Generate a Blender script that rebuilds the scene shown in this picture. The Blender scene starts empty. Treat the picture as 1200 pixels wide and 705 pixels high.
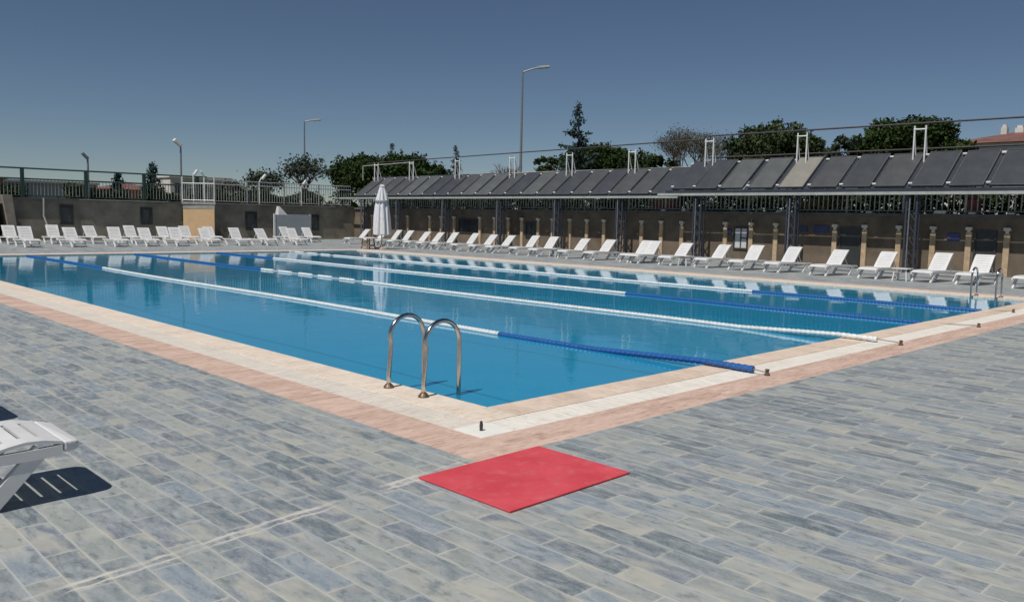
import bpy, bmesh, math, random
from mathutils import Vector, Matrix
random.seed(7)
R = math.radians
sc = bpy.context.scene
col = sc.collection

# ------------------------------------------------------------------ camera
cam = bpy.data.objects.new('camera', bpy.data.cameras.new('camera'))
col.objects.link(cam)
mw = Matrix(((0.714858, 0.054687, -0.697128, -4.7145),
             (-0.69896, 0.08555, -0.710025, -5.0740),
             (0.02081, 0.994832, 0.09938, 1.6),
             (0, 0, 0, 1)))
cam.matrix_world = mw
cam.data.sensor_width = 36
cam.data.lens = 29.26
cam.data.clip_start = 0.05
cam.data.clip_end = 3000
sc.camera = cam

# ------------------------------------------------------------------ light
SUN_EL = R(59)
SUN_DIR = Vector((-0.985, -0.17, 0)).normalized()          # horizontal direction towards the sun
w = bpy.data.worlds.new('World'); sc.world = w; w.use_nodes = True
wn = w.node_tree.nodes; wl = w.node_tree.links
bg = wn['Background']
sky = wn.new('ShaderNodeTexSky'); sky.sky_type = 'NISHITA'; sky.sun_disc = False
sky.sun_elevation = SUN_EL
sky.sun_rotation = math.atan2(SUN_DIR.x, SUN_DIR.y)
sky.altitude = 1400; sky.air_density = 0.9; sky.dust_density = 0.0; sky.ozone_density = 2.6
wl.new(sky.outputs[0], bg.inputs[0]); bg.inputs[1].default_value = 0.052
sl = bpy.data.lights.new('sun', 'SUN'); sl.energy = 4.4; sl.angle = R(0.53); sl.color = (1, 0.955, 0.89)
so = bpy.data.objects.new('sun', sl); col.objects.link(so)
sd = Vector((SUN_DIR.x * math.cos(SUN_EL), SUN_DIR.y * math.cos(SUN_EL), math.sin(SUN_EL)))
so.rotation_euler = sd.to_track_quat('Z', 'Y').to_euler()
so.location = sd * 60
sc.view_settings.view_transform = 'Standard'
sc.view_settings.look = 'None'
sc.view_settings.exposure = -0.15
sc.view_settings.gamma = 1.0
sc.view_settings.use_curve_mapping = False
sc.render.engine = 'CYCLES'
sc.cycles.max_bounces = 8
sc.cycles.transparent_max_bounces = 12
sc.cycles.caustics_reflective = False
sc.cycles.caustics_refractive = False

# ------------------------------------------------------------------ material helpers
class NT:
    def __init__(s, name):
        s.m = bpy.data.materials.new(name); s.m.use_nodes = True
        s.n = s.m.node_tree.nodes; s.l = s.m.node_tree.links
        s.b = s.n['Principled BSDF']; s.out = s.n['Material Output']
    def node(s, t, **kw):
        nd = s.n.new(t)
        for k, v in kw.items(): setattr(nd, k, v)
        return nd
    def put(s, sock, v):
        if isinstance(v, bpy.types.NodeSocket): s.l.new(v, sock)
        elif isinstance(v, (tuple, list)) and len(v) == 3 and sock.type == 'RGBA': sock.default_value = (*v, 1)
        else: sock.default_value = v
    def math(s, op, a, b=None, c=None, clamp=False):
        nd = s.node('ShaderNodeMath', operation=op, use_clamp=clamp)
        for i, v in enumerate((a, b, c)):
            if v is not None: s.put(nd.inputs[i], v)
        return nd.outputs[0]
    def mix(s, f, a, b, blend='MIX'):
        nd = s.node('ShaderNodeMix', data_type='RGBA', blend_type=blend)
        s.put(nd.inputs[0], f); s.put(nd.inputs[6], a); s.put(nd.inputs[7], b)
        return nd.outputs[2]
    def noise(s, vec, scale, detail=3, rough=.5, dist=0, out=0):
        nd = s.node('ShaderNodeTexNoise')
        if vec is not None: s.put(nd.inputs['Vector'], vec)
        nd.inputs['Scale'].default_value = scale; nd.inputs['Detail'].default_value = detail
        nd.inputs['Roughness'].default_value = rough; nd.inputs['Distortion'].default_value = dist
        return nd.outputs[out]
    def ramp(s, f, stops, interp='LINEAR'):
        nd = s.node('ShaderNodeValToRGB'); cr = nd.color_ramp; cr.interpolation = interp
        while len(cr.elements) < len(stops): cr.elements.new(0.5)
        for e, (p, c) in zip(cr.elements, stops):
            e.position = p; e.color = (*c, 1) if len(c) == 3 else c
        s.put(nd.inputs[0], f); return nd.outputs[0]
    def pos(s):
        return s.node('ShaderNodeNewGeometry').outputs['Position']
    def obj(s):
        return s.node('ShaderNodeTexCoord').outputs['Object']
    def xyz(s, v):
        nd = s.node('ShaderNodeSeparateXYZ'); s.put(nd.inputs[0], v); return nd.outputs
    def comb(s, x, y, z=0.0):
        nd = s.node('ShaderNodeCombineXYZ')
        for i, v in enumerate((x, y, z)): s.put(nd.inputs[i], v)
        return nd.outputs[0]
    def scale(s, v, sx, sy, sz):
        nd = s.node('ShaderNodeMapping'); s.put(nd.inputs[0], v); nd.inputs['Scale'].default_value = (sx, sy, sz)
        return nd.outputs[0]
    def bump(s, h, strength=.3, dist=.01):
        nd = s.node('ShaderNodeBump'); s.put(nd.inputs['Height'], h)
        nd.inputs['Strength'].default_value = strength; nd.inputs['Distance'].default_value = dist
        s.l.new(nd.outputs[0], s.b.inputs['Normal']); return nd.outputs[0]
    def set(s, color=None, rough=None, metal=None, spec=None):
        if color is not None: s.put(s.b.inputs['Base Color'], color)
        if rough is not None: s.put(s.b.inputs['Roughness'], rough)
        if metal is not None: s.put(s.b.inputs['Metallic'], metal)
        if spec is not None: s.put(s.b.inputs['Specular IOR Level'], spec)
        return s.m

def simple(name, c, rough=.6, var=.12, sc_=3., metal=0, spec=.5, bump=0, bs=40):
    t = NT(name)
    f = t.noise(t.pos(), sc_, 5, .6)
    c2 = tuple(min(1, x * (1 + var)) for x in c); c1 = tuple(x * (1 - var) for x in c)
    t.set(t.ramp(f, [(.3, c1), (.7, c2)]), rough, metal, spec)
    if bump: t.bump(t.noise(t.pos(), bs, 4), bump, .01)
    return t.m

MAT = {}
MAT['white_plastic'] = simple('white plastic', (.66, .66, .655), .42, .07, 5)
MAT['white_fabric'] = simple('white fabric', (.66, .66, .68), .9, .06, 6, bump=.3, bs=12)
MAT['white_paint'] = simple('white painted metal', (.68, .68, .66), .45, .1, 4)
MAT['grey_paint'] = simple('grey painted metal', (.33, .34, .34), .5, .15, 4)
MAT['light_rail'] = simple('pale weathered railing', (.36, .38, .36), .6, .15, 4)
MAT['green_paint'] = simple('dark green painted metal', (.022, .055, .045), .5, .2, 4)
MAT['dark_steel'] = simple('dark steel', (.035, .04, .055), .5, .2, 6)
MAT['steel_grey'] = simple('galvanised steel', (.17, .18, .19), .45, .15, 6)
MAT['chrome'] = simple('brushed stainless steel', (.52, .50, .47), .17, .1, 9, metal=1)
MAT['pipe'] = simple('insulated dark pipe', (.06, .05, .055), .7, .2, 5)
MAT['wall_left'] = simple('olive rough stone wall', (.25, .225, .175), .9, .35, 1.2, bump=.5, bs=9)
MAT['wall_right'] = simple('dark brown rough render wall', (.145, .112, .080), .9, .35, 1.1, bump=.5, bs=9)
MAT['cap'] = simple('grey concrete coping', (.10, .10, .10), .85, .25, 3)
MAT['capline'] = simple('pale concrete edge', (.30, .30, .28), .85, .2, 3)
MAT['pilaster'] = simple('ochre plaster pilaster', (.46, .34, .22), .85, .25, 5)
MAT['pillar'] = simple('sand orange plaster', (.56, .38, .21), .85, .10, 2)
MAT['capital'] = simple('pale masonry', (.62, .56, .48), .6, .1, 5)
MAT['buttress'] = simple('pale brown stone', (.27, .235, .19), .9, .25, 3)
MAT['glass_grey'] = simple('grey shuttered pane', (.075, .08, .08), .5, .2, 3)
MAT['frame_grey'] = simple('dull aluminium frame', (.085, .088, .09), .5, .2, 6)
MAT['frame_dark'] = simple('dark window frame', (.03, .032, .032), .6, .2, 5)
MAT['blind'] = simple('white window blind', (.55, .55, .55), .8, .1, 8)
MAT['bluesign'] = simple('navy blue sign plate', (.035, .045, .13), .5, .1, 5)
MAT['board'] = simple('grey blue board', (.36, .39, .41), .6, .06, 2)
MAT['wood'] = simple('weathered brown wood', (.30, .19, .11), .8, .25, 9)
MAT['beige'] = simple('beige concrete base', (.5, .42, .33), .85, .15, 6)
MAT['bark'] = simple('tree bark', (.11, .085, .065), .95, .3, 5, bump=.5, bs=20)
MAT['twig'] = simple('bare grey twigs', (.12, .10, .085), .95, .3, 4)
MAT['brick_red'] = simple('weathered red brick house wall', (.36, .17, .13), .9, .2, 1)
MAT['house_white'] = simple('pale house render', (.6, .58, .54), .9, .1, 1)
MAT['house_grey'] = simple('grey house render', (.32, .34, .34), .9, .12, 1)
MAT['glass_dark'] = simple('dark window glass', (.03, .035, .04), .15, .1, 1)
MAT['anchor'] = simple('stained brass anchor', (.16, .11, .075), .5, .3, 30, metal=.5)
MAT['wire'] = simple('steel wire', (.45, .42, .38), .4, .1, 5, metal=.6)
MAT['redthing'] = simple('faded red cloth', (.42, .13, .11), .8, .2, 5)

def roof_tiles():
    t = NT('terracotta roof tiles')
    p = t.pos(); x = t.xyz(p)
    wv = t.math('SINE', t.math('MULTIPLY', x[1], 22.0))
    n = t.noise(p, 1.2, 5)
    c = t.ramp(n, [(.3, (.13, .06, .05)), (.7, (.21, .10, .08))])
    t.set(c, .85); t.bump(wv, .5, .04); return t.m
MAT['roof'] = roof_tiles()

def floats(name, c):
    t = NT(name)
    n = t.noise(t.pos(), 14, 3)
    t.set(t.ramp(n, [(.35, tuple(v * .82 for v in c)), (.65, c)]), .35); return t.m
MAT['float_white'] = floats('white plastic floats', (.74, .76, .74))
MAT['float_blue'] = floats('blue plastic floats', (.025, .115, .36))

def mat_red():
    t = NT('red rubber mat')
    p = t.pos()
    n = t.noise(p, 260, 2); n2 = t.noise(p, 3.5, 4); n3 = t.noise(p, 45, 3)
    c = t.mix(t.ramp(n2, [(.35, (0, 0, 0)), (.7, (1, 1, 1))]), (.56, .058, .078), (.66, .088, .112))
    c = t.mix(t.math('MULTIPLY', n3, .35), c, (.48, .05, .065))
    d = t.noise(p, 9, 5, .65)
    c = t.mix(t.ramp(d, [(.52, (0, 0, 0)), (.72, (.30, .30, .30))]), c, (.55, .22, .20))
    t.set(c, .85, spec=.25); t.bump(t.math('ADD', n, t.math('MULTIPLY', n2, 3.0)), .7, .003); return t.m
MAT['mat'] = mat_red()

def deck_mat():
    t = NT('deck of printed slate tiles')
    p = t.pos(); x = t.xyz(p)
    W, L = .152, .47
    v = t.math('DIVIDE', x[0], W); row = t.math('FLOOR', v); fv = t.math('FRACT', v)
    rn = t.node('ShaderNodeTexWhiteNoise', noise_dimensions='1D'); t.put(rn.inputs['W'], row)
    off = t.math('ADD', t.math('MULTIPLY', row, .5), t.math('MULTIPLY', rn.outputs['Value'], .12))
    u = t.math('ADD', t.math('DIVIDE', x[1], L), off)
    cell = t.math('FLOOR', u); fu = t.math('FRACT', u)
    wn_ = t.node('ShaderNodeTexWhiteNoise', noise_dimensions='2D'); t.put(wn_.inputs['Vector'], t.comb(row, cell))
    rid = wn_.outputs['Value']
    tone = t.ramp(rid, [(0, (.105, .140, .165)), (.18, (.19, .225, .24)), (.36, (.26, .29, .275)), (.5, (.145, .175, .215)),
                        (.66, (.28, .30, .29)), (.80, (.20, .25, .30)), (.9, (.34, .35, .31)), (1, (.41, .40, .35))], 'CONSTANT')
    # printed cloudy slate pattern inside every tile, different from tile to tile
    sv = t.comb(t.math('ADD', t.math('MULTIPLY', x[0], 3.2), t.math('MULTIPLY', rid, 37.0)), t.math('MULTIPLY', x[1], 1.0), t.math('MULTIPLY', rid, 91.0))
    n1 = t.noise(sv, 5.5, 6, .62, .6)
    tone = t.mix(t.ramp(n1, [(.40, (0, 0, 0)), (.70, (.8, .8, .8))]), tone, (.37, .40, .41))
    n2 = t.noise(t.comb(t.math('MULTIPLY', x[0], 2.5), x[1], t.math('MULTIPLY', rid, 11.0)), 9, 5, .6)
    tone = t.mix(t.ramp(n2, [(.30, (.75, .75, .75)), (.47, (0, 0, 0))]), tone, (.095, .125, .15))
    n4 = t.noise(t.comb(t.math('MULTIPLY', x[0], 2.0), x[1], t.math('MULTIPLY', rid, 23.0)), 3.2, 3, .5)
    tone = t.mix(t.ramp(n4, [(.54, (0, 0, 0)), (.68, (.62, .62, .62))]), tone, (.47, .45, .38))
    n3 = t.noise(p, 70, 4, .7)
    tone = t.mix(t.math('MULTIPLY', t.ramp(n3, [(.42, (0, 0, 0)), (.62, (1, 1, 1))]), .22), tone, (.48, .47, .43))
    # large scale wear
    wear = t.noise(p, .45, 4, .55)
    tone = t.mix(t.ramp(wear, [(.35, (0, 0, 0)), (.75, (.28, .28, .28))]), tone, (.30, .31, .31))
    # grout
    gv = t.math('MINIMUM', fv, t.math('SUBTRACT', 1.0, fv))
    gu = t.math('MINIMUM', fu, t.math('SUBTRACT', 1.0, fu))
    d = t.math('MINIMUM', t.math('MULTIPLY', gv, W), t.math('MULTIPLY', gu, L))
    gn = t.noise(p, 2.2, 3)
    halo = t.math('ADD', t.math('DIVIDE', d, .038), t.math('MULTIPLY', t.math('SUBTRACT', t.noise(sv, 5, 5, .65), .44), 4.2))
    tone = t.mix(t.ramp(halo, [(.05, (.55, .55, .55)), (.8, (0, 0, 0))]), tone, t.mix(t.ramp(t.noise(p, 2.3, 4, .6), [(.38, (0, 0, 0)), (.62, (1, 1, 1))]), (.31, .36, .39), (.50, .47, .38)))
    gw = t.math('MULTIPLY_ADD', gn, .0055, .0018)
    g = t.math('LESS_THAN', d, gw)
    c = t.mix(t.math('MULTIPLY', t.math('MULTIPLY', g, t.ramp(t.noise(p, 1.3, 3), [(.35, (.2,) * 3), (.65, (.6,) * 3)])), 1.0), tone, (.52, .52, .47))
    # pale mortar stain that runs from the pool corner across the tiles
    ln = t.math('ADD', x[1], t.math('SUBTRACT', 1.155, t.math('MULTIPLY', t.math('ADD', x[0], 1.62), .118)))
    nn = t.noise(p, 7, 4, .6)
    ln = t.math('ADD', ln, t.math('MULTIPLY', t.math('SUBTRACT', nn, .5), .07))
    a1 = t.math('LESS_THAN', t.math('ABSOLUTE', ln), .009)
    a2 = t.math('LESS_THAN', t.math('ABSOLUTE', t.math('SUBTRACT', ln, .06)), .013)
    broad = t.math('MULTIPLY', t.math('LESS_THAN', t.math('ABSOLUTE', t.math('SUBTRACT', ln, .03)), .055), t.ramp(t.noise(p, 10, 4, .6), [(.45, (0, 0, 0)), (.65, (.7, .7, .7))]))
    st = t.math('MAXIMUM', t.math('MAXIMUM', a1, a2), broad)
    inx = t.math('MULTIPLY', t.math('LESS_THAN', x[0], -1.12), t.math('GREATER_THAN', x[0], -4.3))
    brk = t.ramp(t.noise(p, 3.0, 3), [(.38, (.08, .08, .08)), (.56, (.8, .8, .8))])
    st = t.math('MULTIPLY', t.math('MULTIPLY', st, inx), brk)
    c = t.mix(st, c, (.60, .57, .52))
    t.set(c, t.ramp(n1, [(.3, (.42,) * 3), (.7, (.6,) * 3)]), spec=.35)
    hgt = t.math('SUBTRACT', t.math('MULTIPLY', n1, .3), t.math('MULTIPLY', g, .6))
    t.bump(hgt, .25, .004)
    return t.m
MAT['deck'] = deck_mat()

def strip_mat(name, base, alt, w_, axis=1, groutc=(.5, .42, .36), vs=1.0, gw=.05):
    """small planks / slats laid across the strip; axis = the axis the planks are counted along"""
    t = NT(name); p = t.pos(); x = t.xyz(p)
    v = t.math('DIVIDE', x[axis], w_); row = t.math('FLOOR', v); fv = t.math('FRACT', v)
    wn_ = t.node('ShaderNodeTexWhiteNoise', noise_dimensions='1D'); t.put(wn_.inputs['W'], row)
    o = t.math('ADD', t.math('DIVIDE', x[1 - axis], .42), t.math('MULTIPLY', wn_.outputs['Value'], 7.0))
    cell = t.math('FLOOR', o); fo = t.math('FRACT', o)
    w2 = t.node('ShaderNodeTexWhiteNoise', noise_dimensions='2D'); t.put(w2.inputs['Vector'], t.comb(row, cell))
    c = t.mix(t.math('MULTIPLY', w2.outputs['Value'], vs), base, alt)
    st = t.comb(t.math('MULTIPLY', x[1 - axis], 2.0), t.math('MULTIPLY', x[axis], 9.0), w2.outputs['Value'])
    n = t.noise(st, 4, 5, .6)
    c = t.mix(t.ramp(n, [(.35, (0, 0, 0)), (.7, (.6, .6, .6))]), c, tuple(min(1, v_ * 1.3) for v_ in alt))
    c = t.mix(t.ramp(n, [(.28, (.55, .55, .55)), (.45, (0, 0, 0))]), c, tuple(v_ * .72 for v_ in base))
    g = t.math('LESS_THAN', t.math('MINIMUM', fv, t.math('SUBTRACT', 1.0, fv)), gw)
    g2 = t.math('LESS_THAN', fo, .02)
    c = t.mix(t.math('MULTIPLY', t.math('MAXIMUM', g, g2), .5), c, groutc)
    dirt = t.noise(p, 1.6, 5, .6)
    c = t.mix(t.ramp(dirt, [(.5, (0, 0, 0)), (.8, (.35, .35, .35))]), c, tuple(v_ * .62 for v_ in base))
    t.set(c, .6, spec=.35); t.bump(t.math('SUBTRACT', n, g), .25, .003)
    return t.m
MAT['terracotta'] = strip_mat('terracotta plank tiles', (.42, .275, .21), (.60, .44, .36), .085, gw=.07, groutc=(.58, .48, .41))
MAT['coping'] = strip_mat('cream pink coping tiles', (.63, .52, .42), (.70, .61, .51), .245, 1, (.52, .42, .34), 1, .02)
MAT['coping_x'] = strip_mat('pink beige coping tiles', (.56, .43, .33), (.66, .54, .44), .245, 0, (.48, .38, .30), 1, .02)
MAT['grate'] = strip_mat('white gutter grating', (.60, .54, .47), (.70, .64, .56), .03, 1, (.46, .42, .36), 1, .16)
MAT['grate_x'] = strip_mat('white gutter grating crosswise', (.68, .63, .55), (.77, .73, .66), .03, 0, (.55, .50, .44), 1, .12)
MAT['corner_tile'] = simple('white corner tile', (.80, .78, .72), .5, .06, 8)

def basin():
    t = NT('pale blue mosaic tiles'); p = t.pos()
    br = t.node('ShaderNodeTexBrick'); br.offset = 0
    t.put(br.inputs['Vector'], p)
    br.inputs['Color1'].default_value = (.20, .62, .80, 1); br.inputs['Color2'].default_value = (.15, .54, .75, 1)
    br.inputs['Mortar'].default_value = (.32, .66, .78, 1); br.inputs['Scale'].default_value = 1
    br.inputs['Brick Width'].default_value = .12; br.inputs['Row Height'].default_value = .12; br.inputs['Mortar Size'].default_value = .006
    n = t.noise(p, 1.5, 5, .6)
    # caustic-like brightness comes from the waves; only a slight algae tint here
    c = t.mix(t.ramp(n, [(.35, (0, 0, 0)), (.75, (.3, .3, .3))]), br.outputs[0], (.12, .48, .60))
    t.set(c, .5); return t.m
MAT['basin'] = basin()

def water():
    t = NT('pool water'); p = t.pos()
    n1 = t.noise(t.scale(p, 1.0, 1.0, 1.0), 1.1, 2, .5)
    n2 = t.noise(t.scale(p, 1.0, 1.4, 1.0), 6.5, 3, .55, .4)
    h = t.math('ADD', t.math('MULTIPLY', n1, 1.0), t.math('MULTIPLY', n2, .22))
    bp = t.node('ShaderNodeBump'); t.put(bp.inputs['Height'], h)
    bp.inputs['Strength'].default_value = 1.0; bp.inputs['Distance'].default_value = .0045
    fr = t.node('ShaderNodeFresnel'); fr.inputs[0].default_value = 1.333; t.l.new(bp.outputs[0], fr.inputs['Normal'])
    gl = t.node('ShaderNodeBsdfGlossy'); gl.inputs['Roughness'].default_value = .015; gl.inputs['Color'].default_value = (.93, .96, .98, 1)
    t.l.new(bp.outputs[0], gl.inputs['Normal'])
    tr = t.node('ShaderNodeBsdfTransparent'); tr.inputs[0].default_value = (.36, .74, .88, 1)
    df = t.node('ShaderNodeBsdfDiffuse'); t.put(df.inputs[0], t.mix(t.noise(t.scale(p, 1, 1.3, 1), 3.0, 4, .6), (.018, .32, .55), (.030, .41, .67)))
    speck = t.noise(p, 34, 2, .6)
    dcol = t.mix(t.ramp(speck, [(.35, (0, 0, 0)), (.65, (.35, .35, .35))]), df.inputs[0].links[0].from_socket, (.05, .42, .60)); t.l.new(dcol, df.inputs[0])
    tb = t.node('ShaderNodeMixShader'); tb.inputs[0].default_value = .5; t.l.new(tr.outputs[0], tb.inputs[1]); t.l.new(df.outputs[0], tb.inputs[2])
    mx = t.node('ShaderNodeMixShader'); t.l.new(fr.outputs[0], mx.inputs[0]); t.l.new(tb.outputs[0], mx.inputs[1]); t.l.new(gl.outputs[0], mx.inputs[2])
    t.l.new(mx.outputs[0], t.out.inputs[0]); t.n.remove(t.b); return t.m
MAT['water'] = water()

def foliage(name, dark, light, yellow=None):
    t = NT(name)
    g = t.node('ShaderNodeNewGeometry')
    c = t.ramp(g.outputs['Random Per Island'], [(0, dark), (.6, tuple((a + b) / 2 for a, b in zip(dark, light))), (1, light)])
    n = t.noise(t.pos(), .45, 3)
    c = t.mix(t.ramp(n, [(.4, (0, 0, 0)), (.65, (.6, .6, .6))]), c, tuple(v * .6 for v in dark))
    t.set(c, .75, spec=.1)
    return t.m
MAT['leaf_pine'] = foliage('dark pine foliage', (.018, .036, .012), (.055, .088, .022))
MAT['leaf_big'] = foliage('olive green foliage', (.024, .042, .018), (.075, .095, .038))
MAT['leaf_con'] = foliage('blue green conifer needles', (.022, .045, .045), (.055, .09, .08))
MAT['leaf_sparse'] = foliage('dull green sparse leaves', (.035, .055, .040), (.08, .10, .07))
MAT['leaf_brown'] = foliage('brown green spring buds', (.07, .07, .045), (.13, .12, .085))
MAT['leaf_yellow'] = foliage('yellow flowering foliage', (.26, .22, .07), (.48, .42, .18))
MAT['leaf_hedge'] = foliage('dark hedge foliage', (.022, .036, .016), (.06, .08, .035))
MAT['grass'] = simple('dry grass terrain', (.13, .13, .07), .95, .3, .3, bump=.4, bs=3)

def panel_mat(name, c, c2, rough=.3):
    t = NT(name)
    x = t.xyz(t.obj())
    n = t.noise(t.obj(), 1.7, 5, .6); n2 = t.noise(t.scale(t.obj(), 1, 6, 1), 3, 4, .6)
    cc = t.ramp(n, [(.3, c), (.7, c2)])
    cc = t.mix(t.math('MULTIPLY', n2, .25), cc, tuple(min(1, v * 2.0) for v in c2))
    t.set(cc, rough, spec=.5); return t.m
MAT['panel'] = panel_mat('dark dusty collector glass', (.048, .050, .053), (.074, .076, .078), .38)
MAT['panel_b'] = panel_mat('bluish collector glass', (.037, .040, .046), (.056, .060, .066), .36)
MAT['panel_c'] = panel_mat('greyer collector glass', (.060, .066, .068), (.095, .10, .10), .45)
MAT['panel_pale'] = panel_mat('pale faded collector glass', (.16, .155, .135), (.21, .20, .175), .55)

# ------------------------------------------------------------------ mesh builder
class MB:
    def __init__(s): s.v = []; s.f = []
    def quad(s, a, b, c, d):
        i = len(s.v); s.v += [a, b, c, d]; s.f.append((i, i + 1, i + 2, i + 3)); return s
    def hexa(s, p):
        i = len(s.v); s.v += [tuple(q) for q in p]
        s.f += [tuple(i + k for k in q) for q in ((0, 3, 2, 1), (4, 5, 6, 7), (0, 1, 5, 4), (1, 2, 6, 5), (2, 3, 7, 6), (3, 0, 4, 7))]; return s
    def box(s, x0, x1, y0, y1, z0, z1):
        return s.hexa([(x0, y0, z0), (x1, y0, z0), (x1, y1, z0), (x0, y1, z0), (x0, y0, z1), (x1, y0, z1), (x1, y1, z1), (x0, y1, z1)])
    def beam(s, a, b, w_, h_, up=(0, 0, 1)):
        a = Vector(a); b = Vector(b); d = (b - a).normalized(); u = Vector(up)
        if abs(d.dot(u)) > .98: u = Vector((1, 0, 0))
        sdv = d.cross(u).normalized() * w_ / 2; uu = sdv.cross(d).normalized() * h_ / 2
        return s.hexa([a - sdv - uu, a + sdv - uu, b + sdv - uu, b - sdv - uu, a - sdv + uu, a + sdv + uu, b + sdv + uu, b - sdv + uu])
    def tube(s, pts, r, n=8, caps=True):
        pts = [Vector(p) for p in pts]; rs = r if isinstance(r, (list, tuple)) else [r] * len(pts)
        i0 = len(s.v); prev = None
        for k, p in enumerate(pts):
            d = (pts[min(k + 1, len(pts) - 1)] - pts[max(k - 1, 0)]).normalized()
            if prev is None:
                u = Vector((0, 0, 1)) if abs(d.z) < .9 else Vector((1, 0, 0))
                a = d.cross(u).normalized()
            else:
                a = (prev - d * prev.dot(d)).normalized()
            prev = a; b = d.cross(a)
            for j in range(n):
                t = 2 * math.pi * j / n
                s.v.append(tuple(p + (a * math.cos(t) + b * math.sin(t)) * rs[k]))
        for k in range(len(pts) - 1):
            for j in range(n):
                j2 = (j + 1) % n
                s.f.append((i0 + k * n + j, i0 + k * n + j2, i0 + (k + 1) * n + j2, i0 + (k + 1) * n + j))
        if caps:
            s.f.append(tuple(i0 + j for j in reversed(range(n)))); s.f.append(tuple(i0 + (len(pts) - 1) * n + j for j in range(n)))
        return s
    def lathe(s, prof, cx=0, cy=0, n=20, fold=None):
        i0 = len(s.v)
        for (r, z) in prof:
            for j in range(n):
                t = 2 * math.pi * j / n
                rr = r * (fold(j, z) if fold else 1)
                s.v.append((cx + rr * math.cos(t), cy + rr * math.sin(t), z))
        for k in range(len(prof) - 1):
            for j in range(n):
                j2 = (j + 1) % n
                s.f.append((i0 + k * n + j, i0 + k * n + j2, i0 + (k + 1) * n + j2, i0 + (k + 1) * n + j))
        s.f.append(tuple(i0 + j for j in reversed(range(n)))); s.f.append(tuple(i0 + (len(prof) - 1) * n + j for j in range(n)))
        return s
    def build(s, name, m, parent=None, loc=None, smooth=False, bevel=0):
        me = bpy.data.meshes.new(name); me.from_pydata([tuple(q) for q in s.v], [], s.f); me.update()
        o = bpy.data.objects.new(name, me); col.objects.link(o)
        me.materials.append(MAT[m] if isinstance(m, str) else m)
        if smooth: me.polygons.foreach_set('use_smooth', [True] * len(me.polygons))
        if parent is not None: o.parent = parent
        if loc is not None: o.location = loc
        if bevel:
            b = o.modifiers.new('bevel', 'BEVEL'); b.width = bevel; b.segments = 2; b.limit_method = 'ANGLE'
        return o

def tag(o, label=None, cat=None, group=None, kind=None):
    if label: o['label'] = label
    if cat: o['category'] = cat
    if group: o['group'] = group
    if kind: o['kind'] = kind
    return o
def thing(name, loc, label, cat, group=None, rz=0):
    o = bpy.data.objects.new(name, None); col.objects.link(o); o.empty_display_size = .1
    o.location = loc; o.rotation_euler = (0, 0, rz); return tag(o, label, cat, group)
def copy_tree(o, parent=None):
    c = o.copy(); col.objects.link(c)
    if parent is not None: c.parent = parent
    for ch in list(o.children): copy_tree(ch, c)
    return c
def struct(o): o['kind'] = 'structure'; return o

# ------------------------------------------------------------------ setting: pool, deck, terrain
PX, PY = 16.6, 26.7                      # pool: x 0..PX, y 0..PY
def ring(d0, d1, z, dw=0.0):
    """four rectangles of the ring between distance d0 and d1 outside the pool: (left, right) along y, (near, far) along x"""
    return [(-d1, -d0, -d1, PY + d1), (PX + d0, PX + d1, -d1, PY + d1), (-d0, PX + d0, -d1, -d0), (-d0, PX + d0, PY + d0, PY + d1)]
WX, WY = 26.0, 41.0                      # retaining walls
def slab(rects, z1, z0, m, name):
    b = MB()
    for r in rects: b.box(r[0], r[1], r[2], r[3], z0, z1)
    return struct(b.build(name, m))
D1, D2, D3 = .37, .70, 1.12
g = MB()
for r in [(-60, -D3, -60, WY), (-D3, WX, -60, -D3), (PX + D3, WX, -D3, WY), (-D3, PX + D3, PY + D3, WY)]:
    g.box(r[0], r[1], r[2], r[3], -.3, 0)
deck = struct(g.build('pool_deck', 'deck'))
slab(ring(D2, D3, 0), -.001, -.3, 'terracotta', 'terracotta_border')
rr = ring(D1, D2, 0)
rr[0] = (-D2, -D1, -D1, PY + D2); rr[2] = (-D1, PX + D1, -D2, -D1)
slab([rr[0], rr[1]], -.003, -.3, 'grate', 'gutter_grating_long_side')
slab([rr[2], rr[3]], -.003, -.3, 'grate_x', 'gutter_grating_short_side')
slab([(-D2, -D1, -D2, -D1)], .001, -.3, 'corner_tile', 'corner_tile')
rc = ring(.0, D1, 0)
slab([(-D1, 0, -D1, PY + D1), (PX, PX + D1, -D1, PY + D1)], .002, -.16, 'coping', 'pool_coping')
slab([(0, PX, -D1, 0), (0, PX, PY, PY + D1)], .0025, -.16, 'coping_x', 'pool_coping_short_side')
# basin
DEP = -1.15
b = MB()
e = .03
b.quad((-e, -e, DEP), (PX + e, -e, DEP), (PX + e, PY + e, DEP), (-e, PY + e, DEP))
for (p, q) in (((-e, -e), (PX + e, -e)), ((PX + e, -e), (PX + e, PY + e)), ((PX + e, PY + e), (-e, PY + e)), ((-e, PY + e), (-e, -e))):
    b.quad((p[0], p[1], -.1605), (q[0], q[1], -.1605), (q[0], q[1], DEP), (p[0], p[1], DEP))
struct(b.build('pool_basin', 'basin'))
b = MB(); b.quad((-.02, -.02, -.035), (PX + .02, -.02, -.035), (PX + .02, PY + .02, -.035), (-.02, PY + .02, -.035))
struct(b.build('water', 'water'))
# ground beyond the walls, one sheet to the horizon at the level of the upper terrace, and a lower sheet under the deck
b = MB()
b.quad((WX + .3, -60, 1.98), (1500, -60, 1.98), (1500, 1500, 1.98), (WX + .3, 1500, 1.98))
b.quad((-1500, WY + .3, 1.98), (WX + .3, WY + .3, 1.98), (WX + .3, 1500, 1.98), (-1500, 1500, 1.98))
struct(b.build('upper_ground', 'grass'))
b = MB(); b.quad((-1500, -1500, -2.0), (1500, -1500, -2.0), (1500, 1500, -2.0), (-1500, 1500, -2.0))
struct(b.build('ground', 'grass'))

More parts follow.
